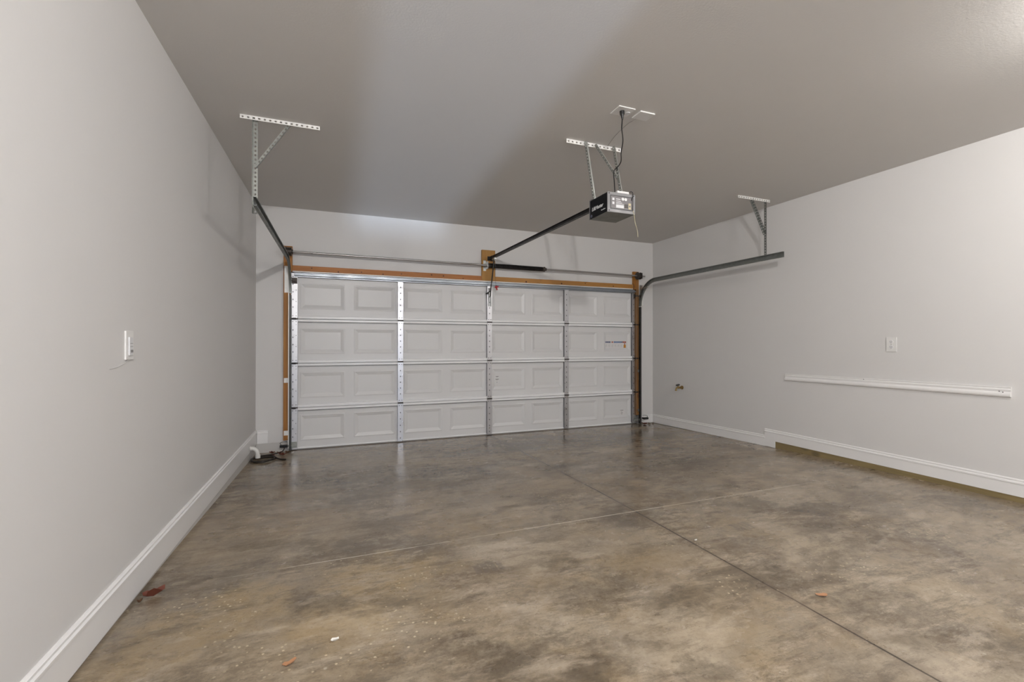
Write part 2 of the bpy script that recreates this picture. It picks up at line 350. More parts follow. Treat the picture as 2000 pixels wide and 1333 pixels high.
def wloc(o):
    v = Vector(o.location)
    while o.parent: o = o.parent; v += Vector(o.location)
    return v
def build(name, mb, mats, parent=None, smooth=False, bevel=0.0, label=None):
    if not isinstance(mats, (list, tuple)): mats = [mats]
    bm = mb.bm
    bmesh.ops.recalc_face_normals(bm, faces=bm.faces)
    if parent is not None: org = wloc(parent)
    else:
        xs = [v.co for v in bm.verts]
        org = Vector(((min(p.x for p in xs)+max(p.x for p in xs))/2, (min(p.y for p in xs)+max(p.y for p in xs))/2, min(p.z for p in xs)))
        if name in ('floor',): org = Vector((0, 0, 0))
    bmesh.ops.translate(bm, verts=bm.verts, vec=-org)
    me = bpy.data.meshes.new(name); bm.to_mesh(me); bm.free()
    for m_ in mats: me.materials.append(M[m_])
    if smooth:
        for p in me.polygons: p.use_smooth = True
        me.set_sharp_from_angle(angle=R(40))
    o = bpy.data.objects.new(name, me); COL.objects.link(o)
    if parent is not None: o.parent = parent
    else: o.location = org
    if bevel:
        bv = o.modifiers.new('bevel', 'BEVEL'); bv.width = bevel; bv.segments = 2; bv.limit_method = 'ANGLE'
    if label: o['label'] = label
    return o
def tag(o, label, cat, group=None, kind=None):
    if label: o['label'] = label
    if cat: o['category'] = cat
    if group: o['group'] = group
    if kind: o['kind'] = kind
    return o
def thing(name, loc, label, cat, group=None):
    o = bpy.data.objects.new(name, None); o.empty_display_size = 0.1; COL.objects.link(o); o.location = loc
    return tag(o, label, cat, group)
def struct(name, mb, mats, label=None, **kw):
    o = build(name, mb, mats, **kw); o['kind'] = 'structure'
    if label: o['label'] = label
    return o

# ------------------------------------------------------------------ the room
mb = MB()
ys = [0.35-0.2*i for i in range(43)]
for a, c in zip(ys, ys[1:]):
    mb.quad([(XL-.25, a, fz(a)), (XR+.25, a, fz(a)), (XR+.25, c, fz(c)), (XL-.25, c, fz(c))])
bmesh.ops.remove_doubles(mb.bm, verts=mb.bm.verts, dist=1e-5)
mb.box(XL-.25, XR+.25, ys[-1], 0.35, -0.35, -0.02)
struct('floor', mb, 'floor', 'stained brown and grey polished concrete garage slab')
struct('ceiling', MB().box(XL-.15, XR+.15, YB-.15, 0.15, H, H+.12), 'ceil', 'smooth greige painted ceiling')
struct('wall_left', MB().box(XL-.15, XL, YB-.15, 0.15, -.1, H), 'wall', 'long pale grey wall on the left')
struct('wall_right', MB().box(XR, XR+.15, YB-.15, 0.15, -.1, H), 'wall', 'pale grey wall on the right')
DX0, DX1, DZ = -0.052, 4.932, 2.132
mb = MB().box(XL, DX0-.004, 0, .15, .112, H).box(DX1+.004, XR, 0, .15, .112, H).box(DX0-.004, DX1+.004, 0, .15, DZ+.006, H)
struct('wall_front', mb, 'wall', 'wall holding the wide garage door')
mb = MB().box(XL, DX0-.004, -.006, .15, -.05, .112).box(DX1+.004, XR, -.006, .15, -.05, .112)
struct('trim_1', mb, 'curb', 'white painted block curb under the front wall', bevel=.004)
BD0, BD1, BDZ = 0.63, 1.80, 2.15      # back doorway behind the camera, open to daylight
mb = MB().box(XL, BD0, YB-.12, YB, 0, H).box(BD1, XR, YB-.12, YB, 0, H).box(BD0, BD1, YB-.12, YB, BDZ, H)
struct('wall_back', mb, 'wall', 'wall behind the camera with an open doorway')
mb = MB().box(BD0-.09, BD0-.002, YB, YB+.02, .11, BDZ+.09).box(BD1+.002, BD1+.09, YB, YB+.02, .11, BDZ+.09).box(BD0-.002, BD1+.002, YB, YB+.02, BDZ+.002, BDZ+.09)
struct('trim_2', mb, 'trim', 'white casing round the back doorway')

# baseboards: board + small stepped moulding on top. profile in (out, up)
def bb_prof(h, t=0.013):
    return [(0, 0), (t, 0), (t, h-.040), (t*1.35, h-.036), (t*1.35, h-.026), (t*.8, h-.020), (t*.8, h-.012), (t*1.0, h-.008), (t*.4, h), (0, h)]
mb = MB().prism(bb_prof(.1635), (XL, YB, .1108), (XL, -.001, .1108), (1, 0, 0), (0, 0, 1))
struct('baseboard_left', mb, 'trim', 'white baseboard along the left wall')
mb = MB()
prof = bb_prof(.132)
mb.sweep(prof, [(XR, -2.06, fz(-2.06)+.001), (XR, -.02, .008)], [((-1, 0, 0), (0, 0, 1))]*2)
mb.prism(bb_prof(.1301), (XR, YB, .1442), (XR, -2.052, .1442), (-1, 0, 0), (0, 0, 1))
mb.box(XR-.0136, XR-.0002, -2.19, -2.052, fz(-2.19)+.001, .232)
struct('baseboard_right', mb, 'trim', 'white baseboard stepping up along the right wall')
mb = MB().prism(bb_prof(.152), (XL+.016, 0, .1125), (-.300, 0, .1125), (0, -1, 0), (0, 0, 1))
struct('trim_3', mb, 'trim', 'short white baseboard return beside the left corner')
mb = MB().prism(bb_prof(.125), (DX1+.02, -.006, .012), (XR-.014, -.006, .012), (0, -1, 0), (0, 0, 1))
struct('trim_4', mb, 'trim', 'short white baseboard return beside the right corner')
mb = MB().box(XR-.006, XR+.0, YB, -2.192, .03, .150)
struct('trim_5', mb, 'sill', 'bare yellow-brown wooden sill plate below the right baseboard')
mb = MB().box(XL-.0, XL+.004, YB, -.01, .0, .113)
struct('trim_6', mb, 'curb', 'rough grey curb strip below the left baseboard')

# ------------------------------------------------------------------ wooden boards round the opening
mb = MB().box(-.135, -.041, -.038, -.0005, 2.137, 2.44).box(-.135, -.058, -.038, -.0005, .135, 2.137)
tag(build('jamb_board', mb, 'woodv', bevel=.002), 'orange fir upright board at the left edge of the garage door', 'wooden board', 'fir boards round the garage door')
mb = MB().box(4.822, 4.925, -.038, -.0005, 2.137, 2.42); mb.mi = 1; mb.box(4.872, 4.925, -.038, -.0005, .145, 2.137)
tag(build('jamb_board', mb, ['woodv', 'woodd'], bevel=.002), 'fir upright board with dark-stained lower length at the right edge of the garage door', 'wooden board', 'fir boards round the garage door')
def knots(mb, pts, yf):
    mb.mi = len(pts) and 1
    for x, z, r in pts: mb.cyl((x, yf+.002, z), (x, yf-.0004, z), r, n=10)
mb = MB().box(-.039, 2.315, -.036, -.0005, 2.150, 2.214)
knots(mb, [(.17, 2.19, .008), (.47, 2.162, .009), (.74, 2.175, .008), (1.00, 2.163, .009), (1.23, 2.180, .007), (1.62, 2.19, .010), (1.78, 2.185, .010), (2.05, 2.165, .008)], -.036)
tag(build('header_board', mb, ['woodh', 'knot']), 'reddish fir header board above the left half of the garage door', 'wooden board', 'fir boards round the garage door')
mb = MB().box(2.511, 4.820, -.036, -.0005, 2.150, 2.214)
knots(mb, [(2.98, 2.165, .013), (3.55, 2.168, .012), (3.95, 2.19, .008), (4.45, 2.17, .009)], -.036)
tag(build('header_board', mb, ['woodc2', 'knot']), 'yellowish fir header board above the right half of the garage door', 'wooden board', 'fir boards round the garage door')
mb = MB().box(2.316, 2.510, -.040, -.0005, 2.150, 2.577)
tag(build('centre_board', mb, 'woodc', bevel=.002), 'broad short fir board upright above the middle of the door', 'wooden board')
mb = MB().box(DX0-.05, DX0+.03, .064, .09, -.05, DZ+.05).box(DX1-.03, DX1+.05, .064, .09, -.05, DZ+.05).box(DX0+.03, DX1-.03, .064, .09, DZ-.03, DZ+.05)  # unseen strips added to block daylight leaking past the door edges
mb.box(DX0-.003, DX0, .058, .148, 0, DZ).box(DX1, DX1+.003, .058, .148, 0, DZ)
struct('trim_8', mb, 'trim', 'unseen weather stop added to seal light leaks outside the garage door')
struct('trim_7', MB().box(-.039, 4.82, -.03, 0.0, 2.137, 2.1495), 'trim', 'thin white flashing line under the header boards')

# ------------------------------------------------------------------ garage door
door = thing('garage_door', (2.44, .02, 0), 'wide white steel sectional garage door with raised panels', 'garage door')
SK = .040
zb = [0.010, 0.511, 1.045, 1.579, 2.132]
stx = [(-.053, .014), (1.190, 1.258), (2.406, 2.474), (3.616, 3.686), (4.826, 4.933)]
cols = [(.018, 1.186), (1.262, 2.402), (2.478, 3.612), (3.690, 4.822)]
def panel(mb, x0, x1, z0, z1, zlo, zhi, xa, xb):
    """skin from (xa,xb)x(zlo,zhi) holding one raised panel"""
    lv = [(0, -.006), (.008, -.009), (.014, -.009), (.052, .005)]
    rects = [(xa, xb, zlo, zhi, -.006)] + [(x0+d, x1-d, z0+d, z1-d, y) for d, y in lv]
    rings = [[mb.bm.verts.new(p) for p in ((a, SK+y, c), (b_, SK+y, c), (b_, SK+y, d), (a, SK+y, d))] for a, b_, c, d, y in rects]
    for r0, r1 in zip(rings, rings[1:]):
        for i in range(4):
            j = (i+1) % 4; mb.bm.faces.new((r0[i], r0[j], r1[j], r1[i]))
    mb.bm.faces.new(rings[-1])
def stile_mesh(x0, x1, z0, z1, ncol, hp):
    mb = MB(); wdt = (x1-x0)/ncol
    for k in range(ncol):
        mb.perf((x0+k*wdt, 0, z0), (0, 0, 1), (1, 0, 0), wdt, z1-z0, pitch=hp[k], hole=.0055 if k else .0075, th=-.0015)
    mb.mi = 1; mb.box(x0, x0+.0015, .0015, SK, z0, z1); mb.box(x1-.0015, x1, .0015, SK, z0, z1); mb.box(x0+.002, x1-.002, .008, .010, z0, z1)  # sides and backing coloured dark for shade beside and inside the stile
    return mb
for s in range(4):
    z0, z1 = zb[s]+.002, zb[s+1]-.002
    mb = MB()
    lo = .034 if s else .012; hi = .026 if s < 3 else .01
    # horizontal lips at the section's edges
    for k, (a, b_) in enumerate(((DX0+.002, stx[1][0]), (stx[1][1], stx[2][0]), (stx[2][1], stx[3][0]), (stx[3][1], DX1-.002))):
        a2 = a if k else stx[0][1]+.001; b2 = b_ if k < 3 else stx[4][0]-.001
        mb.mi = 1
        if s:
            mb.prism([(0, 0), (0.004, 0.004), (0.004, .011), (0.0, .014), (0, lo-.006), (.010, lo), (SK, lo), (SK, 0)], (a2+.001, 0, z0), (b2-.001, 0, z0), (0, 1, 0), (0, 0, 1))
        else:
            mb.prism([(0.022, 0), (0.022, lo), (SK, lo+.006), (SK, 0)], (a2, 0, z0), (b2, 0, z0), (0, 1, 0), (0, 0, 1))
        if s < 3:
            mb.prism([(0, 0), (.004, -.006), (SK, -.006), (SK, hi-.002), (0.006, hi-.002), (0, hi-.006)], (a2+.001, 0, z1-hi), (b2-.001, 0, z1-hi), (0, 1, 0), (0, 0, 1))
            mb.mi = 2; mb.box(a2+.001, b2-.001, .006, .012, z1-hi-.012, z1-hi-.0062); mb.mi = 1  # dark strip painted in as the shadow line under the lip
        mb.mi = 0
    # bottom seal
    if s == 0: build('bottom_seal', MB().box(DX0, DX1, SK-.008, SK+.022, -.003, z0), 'seal', door)
    # skin with embossed panels
    zm = (z0+z1)/2
    for k, (a, b_) in enumerate(cols):
        cx = (a+b_)/2; m_ = cx
        for (p0, p1, xa, xb) in ((cx-.562, cx-.052, stx[k][0] if k else DX0, m_), (cx+.052, cx+.562, m_, stx[k+1][0]+.03)):
            panel(mb, p0, p1, zm-.158, zm+.158, z0, z1, xa if not (k and xa != m_) else stx[k][0]+.03, xb if xb == m_ or k < 3 else DX1)
    sec = build('door_section', mb, ['door', 'rail', 'stileshade'], door)
    # outer skin
    build('outer_skin', MB().box(DX0, DX1, SK+.012, SK+.022, z0-.0018, z1+.0018), 'door', sec)
    for k, (a, b_) in enumerate(stx):
        end = k in (0, 4)
        mbs = stile_mesh(a, b_, z0+.001, z1-.001, 2 if end else 1, (.086, .12) if end else (.075,))
        build('stile', mbs, ['stile', 'stileshade'], sec, label='galvanised end stile' if end else None)
        if s > 0:      # hinge across the joint below this section
            cx = (a+b_)/2; zj = zb[s]
            h = MB()
            hw = .026 if not end else .03
            h.prism([(-hw, .012), (hw, .012), (hw*.8, .06), (hw*.35, .085), (-hw*.35, .085), (-hw*.8, .06)], (cx, -.0015, zj), (cx, -.005, zj), (1, 0, 0), (0, 0, 1))
            h.prism([(-hw, -.012), (hw, -.012), (hw*.8, -.055), (hw*.3, -.080), (-hw*.3, -.080), (-hw*.8, -.055)], (cx, -.0015, zj), (cx, -.005, zj), (1, 0, 0), (0, 0, 1))
            h.mi = 1
            h.cyl((cx-hw-.008, -.012, zj), (cx+hw+.008, -.012, zj), .0085, n=12)
            for sx in (-.6, .6): h.cyl((cx+sx*hw, -.004, zj+.035), (cx+sx*hw, -.011, zj+.035), .005, n=8); h.cyl((cx+sx*hw, -.004, zj-.035), (cx+sx*hw, -.011, zj-.035), .005, n=8)
            build('hinge', h, ['stile', 'drum'], sec)
            if end:
                r_ = MB(); tx = -.066 if k == 0 else 4.944
                ex = (cx, tx)
                r_.cyl((cx, -.045, zj), (tx, -.045, zj), .0055, n=10)
                sg = -1 if k == 0 else 1
                r_.cyl((tx-.008*sg, -.045, zj), (tx+.006*sg, -.045, zj), .021, n=18)
                r_.box(cx-.02, cx+.02, -.05, -.006, zj-.010, zj+.010)
                build('roller', r_, 'blacksteel', sec)
    if s == 0 or s == 3:
        for k in (0, 4):
            a, b_ = stx[k]; cx = (a+b_)/2; zj = .07 if s == 0 else 2.035
            r_ = MB(); tx = -.066 if k == 0 else 4.944; sg = -1 if k == 0 else 1
            r_.box(cx-.03, cx+.03, -.014, -.002, zj-.035, zj+.035)
            r_.box(cx-.02, cx+.02, -.05, -.014, zj-.012, zj+.012)
            yy = -.045
            r_.cyl((cx, yy, zj), (tx, yy, zj), .0055, n=10); r_.cyl((tx-.008*sg, yy, zj), (tx+.006*sg, yy, zj), .021, n=18)
            build('bottom_bracket' if s == 0 else 'top_roller_bracket', r_, 'galvm' if s == 0 else 'drum', sec)
    if s == 3:
        # operator bracket: twin slotted channels on the middle stile
        ob = MB()
        for dx in (-.018, .008): ob.box(2.440+dx, 2.440+dx+.012, -.012, -.002, 1.80, 2.055)
        build('operator_bracket', ob, 'galvd', sec)
        st = MB()
        st.sweep([(0, 0), (-.004, .003), (-.004, .012), (-.030, .016), (-.032, .020), (-.032, .034), (-.030, .038), (-.005, .042), (-.005, .052), (-.001, .052), (0, .045)],
                 [(DX0+.03, -.002, 2.080), (DX1-.05, -.002, 2.080)], [((0, 1, 0), (0, 0, 1))]*2)
        build('top_strut', st, 'strut', sec, label='galvanised steel strut')
    if s == 2:
        k = MB(); Y0 = .0395
        def r2(mi, x0, x1, z0_, z1_, y=Y0): k.mi = mi; k.box(x0, x1, y, y+.001, z0_, z1_)
        # warning sticker strip
        Y0 = .0435
        r2(0, 4.345, 4.742, 1.200, 1.318, .0445)
        zt = 1.29; ht = .024
        for i, (a, b_, mi) in enumerate(((4.350, 4.372, 1), (4.376, 4.398, 1), (4.402, 4.424, 1), (4.428, 4.452, 1), (4.470, 4.482, 3), (4.486, 4.500, 3),
                                         (4.512, 4.536, 2), (4.540, 4.562, 2), (4.566, 4.590, 2), (4.594, 4.620, 2), (4.624, 4.648, 2), (4.652, 4.676, 1), (4.680, 4.708, 3), (4.712, 4.740, 3))):
            r2(mi, a, b_, zt, zt+ht, .0435)
            if mi != 3: r2(0, a+.006, b_-.006, zt+.009, zt+.014, .0428)
        for i in range(6): r2(5, 4.355+i*.056, 4.395+i*.056, 1.262, 1.264, .0435); r2(5, 4.355+i*.056, 4.388+i*.056, 1.246, 1.248, .0435); r2(5, 4.355+i*.056, 4.392+i*.056, 1.23, 1.232, .0435)
        r2(4, 4.695, 4.735, 1.212, 1.262, .0435); r2(3, 4.708, 4.722, 1.262, 1.288, .0435)
        build('warning_sticker', k, ['sticker', 'navy', 'blue', 'redp', 'orange', 'pink'], sec, label='blue and orange warning sticker')
    if s == 1:
        k = MB()
        k.box(2.548, 2.592, .0442, .0456, .812, .818); k.box(2.556, 2.582, .0442, .0456, .806, .811)
        k.box(2.544, 2.594, .0442, .0456, .772, .780); k.box(2.552, 2.58, .0442, .0456, .764, .769)
        k.box(2.563, 2.572, .0442, .0456, .728, .738)
        build('stamp_mark', k, 'mark', sec, label='faint grey stamped marks')
    if s == 0:
        k = MB(); k.box(4.628, 4.712, .0445, .0452, .105, .232); k.mi = 1
        k.box(4.632, 4.690, .0438, .0445, .219, .228)
        for i in range(7): k.box(4.640+.01*(i % 2), 4.640+.028+.008*(i % 3), .0438, .0445, .118+i*.013, .1225+i*.013)
        build('data_label', k, ['sticker', 'mark'], sec, label='small white data label')

# ------------------------------------------------------------------ tracks
def track(side):
    left = side < 0
    X0 = -.060 if left else 4.940            # centre of channel
    sx = 1 if left else -1                   # opening direction (towards the door)
    t = thing('door_track', (X0, -.045, 0), 'galvanised curved door track on the left wall side' if left else 'grey galvanised curved door track near the right wall', 'garage door track', 'tracks of the garage door')
    # channel profile (p = inward towards door, q = across the rail)
    W, D, T_ = .028, .022, .0022
    def prof(W):
        return [(-D/2, -W), (D/2, -W), (D/2, -W+.009), (D/2-T_, -W+.009), (D/2-T_, -W+T_), (-D/2+T_, -W+T_), (-D/2+T_, W-T_), (D/2-T_, W-T_), (D/2-T_, W-.009), (D/2, W-.009), (D/2, W), (-D/2, W)]
    v = MB(); v.sweep(prof(.026), [(X0, -.045, fz(-.05)+.004), (X0, -.045, 1.86)], [((sx, 0, 0), (0, 1, 0))]*2)
    build('vertical_track', v, 'trackv', t)
    Rr = .375; zc = 2.25-Rr; path = []; fr = []
    for i in range(15):
        a = math.pi/2*i/14
        path.append((X0, -.045-Rr+Rr*math.cos(a), zc+Rr*math.sin(a)))
        nrm = Vector((0, math.cos(a), math.sin(a))); fr.append(((sx, 0, 0), nrm))
    path.append((X0, -2.51, 2.25)); fr.append(((sx, 0, 0), (0, 0, 1)))
    h = MB(); h.sweep(prof(.030), path, fr)
    build('horizontal_track', h, 'galvd', t)
    # flag bracket
    f = MB(); ox = X0-sx*.013
    f.perf((ox, -.02, 1.88), (0, 0, 1), (0, -1, 0), .05, .33, th=.002)
    f.box(min(ox, ox-sx*.052), max(ox, ox-sx*.052), -.0412, -.0385, 1.885, 2.20)
    f.box(min(ox, ox-sx*.003), max(ox, ox-sx*.003), -.115, -.0385, 2.05, 2.20)
    build('flag_bracket', f, 'galvw', t)
    if not left:
        g = MB(); g.perf((4.935, -.055, 2.135), (0, -1, .03), (0, 0, 1), .028, .20, th=.002)
        build('strap', g, 'galv', t)
    for zz in (.845, .222):
        g = MB(); a, c = sorted((X0-sx*.012, X0-sx*.068))
        if left:
            g.box(a, c, -.0425, -.0390, zz-.028, zz+.028)
            g.cyl((X0-sx*.045, -.0425, zz), (X0-sx*.045, -.050, zz), .008, n=10)
        else:
            g.box(4.90, 4.930, -.0425, -.0390, zz-.02, zz+.02)
        build('track_bracket', g, 'galvw' if left else 'galvd', t)
    if left: build('track_edge', MB().box(-.081, -.0715, -.072, -.0695, .04, 1.88), 'galvw', t)
    return t
track(-1); track(1)

def hanger(xs, xv, y, brace_x, brace_z, zbot, label, dark):
    t = thing('track_hanger', (xv, y, H), label, 'hanging bracket', 'hangers of the door tracks')
    a = MB().angle((xs[0], y-.03, H-.0025), (xs[1], y-.03, H-.0025), (0, 1, 0), (0, 0, -1), w1=.03, w2=.026, pitch=.034)
    build('ceiling_angle', a, 'galvw', t, label='white-painted perforated angle')
    m_ = 'galvd' if dark else 'galvm'
    v = MB().angle((xv-.015, y, H-.004), (xv-.015, y, zbot), (1, 0, 0), (0, -1, 0), w1=.03, w2=.03, pitch=.03)
    build('hanger_strap', v, m_, t)
    bx = MB(); A = Vector((brace_x, y-.006, H-.02)); B = Vector((xv+(.012 if brace_x > xv else -.012), y-.006, brace_z))
    d = (B-A).normalized(); U = Vector((d.z, 0, -d.x))
    bx.angle(A, B, U, (0, -1, 0), w1=.026, w2=.024, pitch=.03)
    build('diagonal_brace', bx, m_, t)
hanger((-.181, .337), -.088, -2.30, .143, 2.545, 2.215, 'left ceiling hanger of perforated angle with long diagonal brace', False)
hanger((4.523, 4.999), 4.962, -2.27, 4.745, 2.52, 2.285, 'right ceiling hanger of dark perforated angle near the right wall', True)

# ------------------------------------------------------------------ torsion shaft
ts = thing('torsion_shaft', (2.44, -.11, 2.35), 'long steel torsion bar across the wall above the garage door', 'torsion bar')
mb = MB().cyl((-.12, -.11, 2.362), (4.985, -.11, 2.342), .0127, n=20)
# keyway ridge
build('shaft', mb, 'shaft', ts, smooth=True)
def sz(x): return 2.362-.02*(x+.12)/5.105
for k, x in enumerate((-.069, 4.872)):
    d = MB(); sg = 1 if k == 0 else -1
    z = sz(x)
    d.cyl((x-.034, -.11, z), (x-.028, -.11, z), .058, n=28); d.cyl((x-.028, -.11, z), (x+.020, -.11, z), .047, n=28); d.cyl((x+.020, -.11, z), (x+.026, -.11, z), .055, n=28)
    for q in range(6): d.cyl((x-.024+q*.007, -.11, z), (x-.022+q*.007, -.11, z), .0495, n=28)
    d.cyl((x+.026, -.11, z), (x+.040, -.11, z), .026, n=16)
    build('cable_drum', d, 'drum', ts, smooth=True)
    p = MB(); bx_ = -.108 if k == 0 else 4.910
    p.box(bx_-.0015, bx_+.0015, -.150, -.0385, z-.045, z+.045); p.box(bx_-.001 if k else bx_-.02, bx_+.015 if k else bx_+.001, -.0415, -.0385, z-.05, z+.05)
    build('bearing_plate', p, 'galvd', ts)
    c = MB(); xc = x+(.0) ; c.cyl((xc, -.062, z), (xc+.012*sg, -.05, .09), .0016, n=6)
    tag(build('lift_cable', c, 'galvd'), ['thin steel lift cable down the left edge of the door', 'thin steel lift cable down the right edge of the door'][k], 'cable', 'lift cables of the door')
mb = MB(); z0 = sz(2.40)
turns = 95; pts = []; x0, x1 = 2.400, 3.205
for i in range(turns*8+1):
    a = 2*math.pi*i/8; x = x0+(x1-x0)*i/(turns*8)
    pts.append((x, -.11+.029*math.cos(a), sz(x)+.029*math.sin(a)))
mb.tube(pts, .0042, n=5)
build('torsion_spring', mb, 'blacksteel', ts, smooth=True, label='black coiled spring')
mb = MB().cyl((2.375, -.11, sz(2.39)), (2.402, -.11, sz(2.39)), .034, .030, n=24)
build('spring_cone', mb, 'drum', ts, smooth=True)
mb = MB(); mb.cyl((3.200, -.11, sz(3.2)), (3.235, -.11, sz(3.2)), .030, .036, n=24)
mb.cyl((3.235, -.11, sz(3.2)), (3.262, -.11, sz(3.2)), .022, n=16); mb.cyl((3.22, -.11, sz(3.2)), (3.22, -.165, sz(3.2)), .004, n=8)
build('spring_cone', mb, 'drum', ts, smooth=True)
mb = MB(); mb.box(2.370, 2.374, -.140, -.0425, 2.305, 2.405); mb.box(2.335, 2.374, -.0440, -.0405, 2.285, 2.43)
mb.cyl((2.362, -.11, sz(2.37)), (2.382, -.11, sz(2.37)), .026, n=20)
for zz in (2.30, 2.415): mb.cyl((2.348, -.044, zz), (2.348, -.052, zz), .008, n=8)
build('centre_bearing_plate', mb, 'galv', ts)

# ------------------------------------------------------------------ opener
OX0, OX1, OY0, OY1, OZ0, OZ1 = 2.388, 2.640, -3.024, -2.762, 2.300, 2.456
op = thing('garage_door_opener', ((OX0+OX1)/2, (OY0+OY1)/2, OZ0), 'grey and black motor box hanging from the ceiling with long rail', 'garage door opener')
mb = MB(); mb.box(OX0+.003, OX1-.003, OY0+.010, OY1, OZ0+.004, OZ1); mb.mi = 1; mb.box(OX0+.004, OX1-.004, OY0+.012, OY1-.002, OZ0, OZ0+.004)
body = build('housing', mb, ['housing', 'housedark'], op, bevel=.003)
for x0_, x1_ in ((OX0-.002, OX0+.003), (OX1-.003, OX1+.002)):
    p = build('side_panel', MB().box(x0_, x1_, OY0+.004, OY1-.004, OZ0+.004, OZ1-.004), 'panel', op, bevel=.002, label='glossy black side panel')
# thin silver edges of the side panel
for ya, yb_ in ((OY1-.004, OY1+.004), (OY0, OY0+.004)): build('edge_trim', MB().box(OX0-.003, OX0+.003, ya, yb_, OZ0, OZ1), 'housing', op)
# rear control face
mb = MB(); mb.box(OX0, OX1, OY0, OY0+.010, OZ0, OZ1)
rear = build('rear_plate', mb, 'housing', op, bevel=.003)
F = OY0
cx0, cx1, cz0, cz1 = OX0+.028, OX1-.030, OZ0+.032, OZ1-.030
mb = MB()
mb.box(cx0-.006, cx1+.006, F-.0015, F, cz0-.008, cz0); mb.box(cx0-.006, cx1+.006, F-.0015, F, cz1, cz1+.006)
mb.box(cx0-.006, cx0, F-.0015, F, cz0, cz1); mb.box(cx1, cx1+.006, F-.0015, F, cz0, cz1)
build('panel_gasket', mb, 'black', op)
mb = MB()
def rr(mi, x0, x1, z0, z1, d=.002): mb.mi = mi; mb.box(x0, x1, F-d, F, z0, z1)
rr(2, cx0, cx1, cz0, cz1, .0008)
for i in range(2): rr(1, cx0+.012, cx0+.030, cz1-.034-.030*i, cz1-.014-.030*i, .0022)
for i in range(2): rr(4, cx0+.014, cx0+.028, cz1-.012-.030*i, cz1-.008-.030*i, .0022)
rr(1, cx0+.046, cx0+.118, cz0+.006, cz0+.030, .0016)
rr(1, cx0+.046, cx0+.100, cz0+.044, cz0+.048, .0016); rr(1, cx0+.046, cx0+.090, cz0+.056, cz0+.060, .0016); rr(1, cx0+.046, cx0+.120, cz0+.036, cz0+.039, .0016)
rr(1, cx0+.046, cx0+.085, cz0+.070, cz0+.076, .0016); rr(4, cx0+.120, cx0+.155, cz0+.010, cz0+.040, .0016)
rr(3, cx0+.160, cx0+.182, cz0+.004, cz0+.050, .0020)
rr(2, cx0+.164, cx0+.178, cz0+.020, cz0+.032, .0026)
build('control_panel', mb, ['housing', 'lwhite', 'pink', 'cream', 'darkslot'], op, label='control panel with buttons and printed notes')
for q in range(2):
    mb = MB().cyl((cx0+.103+.026*q, F, cz1-.020), (cx0+.103+.026*q, F-.010, cz1-.020), .0125, n=18)
    build('round_button', mb, 'white', op, bevel=.002)
for x in (OX0+.012, OX1-.014):
    for z in (OZ0+.012, OZ1-.012): build('screw', MB().cyl((x, F, z), (x, F-.003, z), .004, n=10), 'blacksteel', op)
build('label_strip', MB().box(OX0+.088, OX0+.195, OY0+.002, OY0+.03, OZ1, OZ1+.016), 'white', op, label='white strip on top of the rear edge')
mb = MB().box(OX0+.02, OX0+.05, OY0+.1, OY1-.01, OZ1, OZ1+.012)
mb.box(OX0-.004, OX0+.03, -2.83, -2.77, OZ1, OZ1+.004)
build('mounting_rail', mb, 'galv', op)
# lettering on the left black side
def text_mesh(txt, size, name, mat, parent, origin, ux, uz, shear=0.0, depth=.0006, spacing=1.0):
    cu = bpy.data.curves.new(name, 'FONT'); cu.body = txt; cu.size = size; cu.extrude = depth; cu.offset = size*.018; cu.shear = shear; cu.space_character = spacing
    ob = bpy.data.objects.new('tmp', cu); COL.objects.link(ob)
    bpy.context.view_layer.update()
    dg = bpy.context.evaluated_depsgraph_get()
    me = bpy.data.meshes.new_from_object(ob.evaluated_get(dg)); bpy.data.objects.remove(ob)
    me.name = name
    ux, uz = Vector(ux), Vector(uz); un = ux.cross(uz); base = wloc(parent)
    for v in me.vertices: v.co = Vector(origin)+ux*v.co.x+uz*v.co.y+un*v.co.z-base
    me.materials.clear(); me.materials.append(M[mat])
    o = bpy.data.objects.new(name, me); COL.objects.link(o); o.parent = parent
    return o
text_mesh('LiftMaster', .040, 'lettering', 'lwhite', op, (OX0-.0025, OY1-.035, OZ0+.060), (0, -1, 0), (0, 0, 1), shear=.2)
text_mesh('Security+', .012, 'small_lettering', 'lwhite', op, (OX0-.0025, OY0+.078, OZ0+.026), (0, -1, 0), (0, 0, 1)) if False else None
mb = MB()
for i in range(7): mb.box(OX0-.0031, OX0-.0024, OY0+.082-.0085*i, OY0+.088-.0085*i, OZ0+.030, OZ0+.030+(.009 if i in (0, 4) else .006))
build('small_lettering', mb, 'lwhite', op)
mb = MB().cyl((OX0-.0024, OY1-.030, OZ0+.024), (OX0-.0034, OY1-.030, OZ0+.024), .011, n=22); mb.mi = 1
mb.cyl((OX0-.0034, OY1-.030, OZ0+.024), (OX0-.0040, OY1-.030, OZ0+.024), .0065, n=18)
build('emblem', mb, ['pink', 'navy'], op, label='small round emblem')
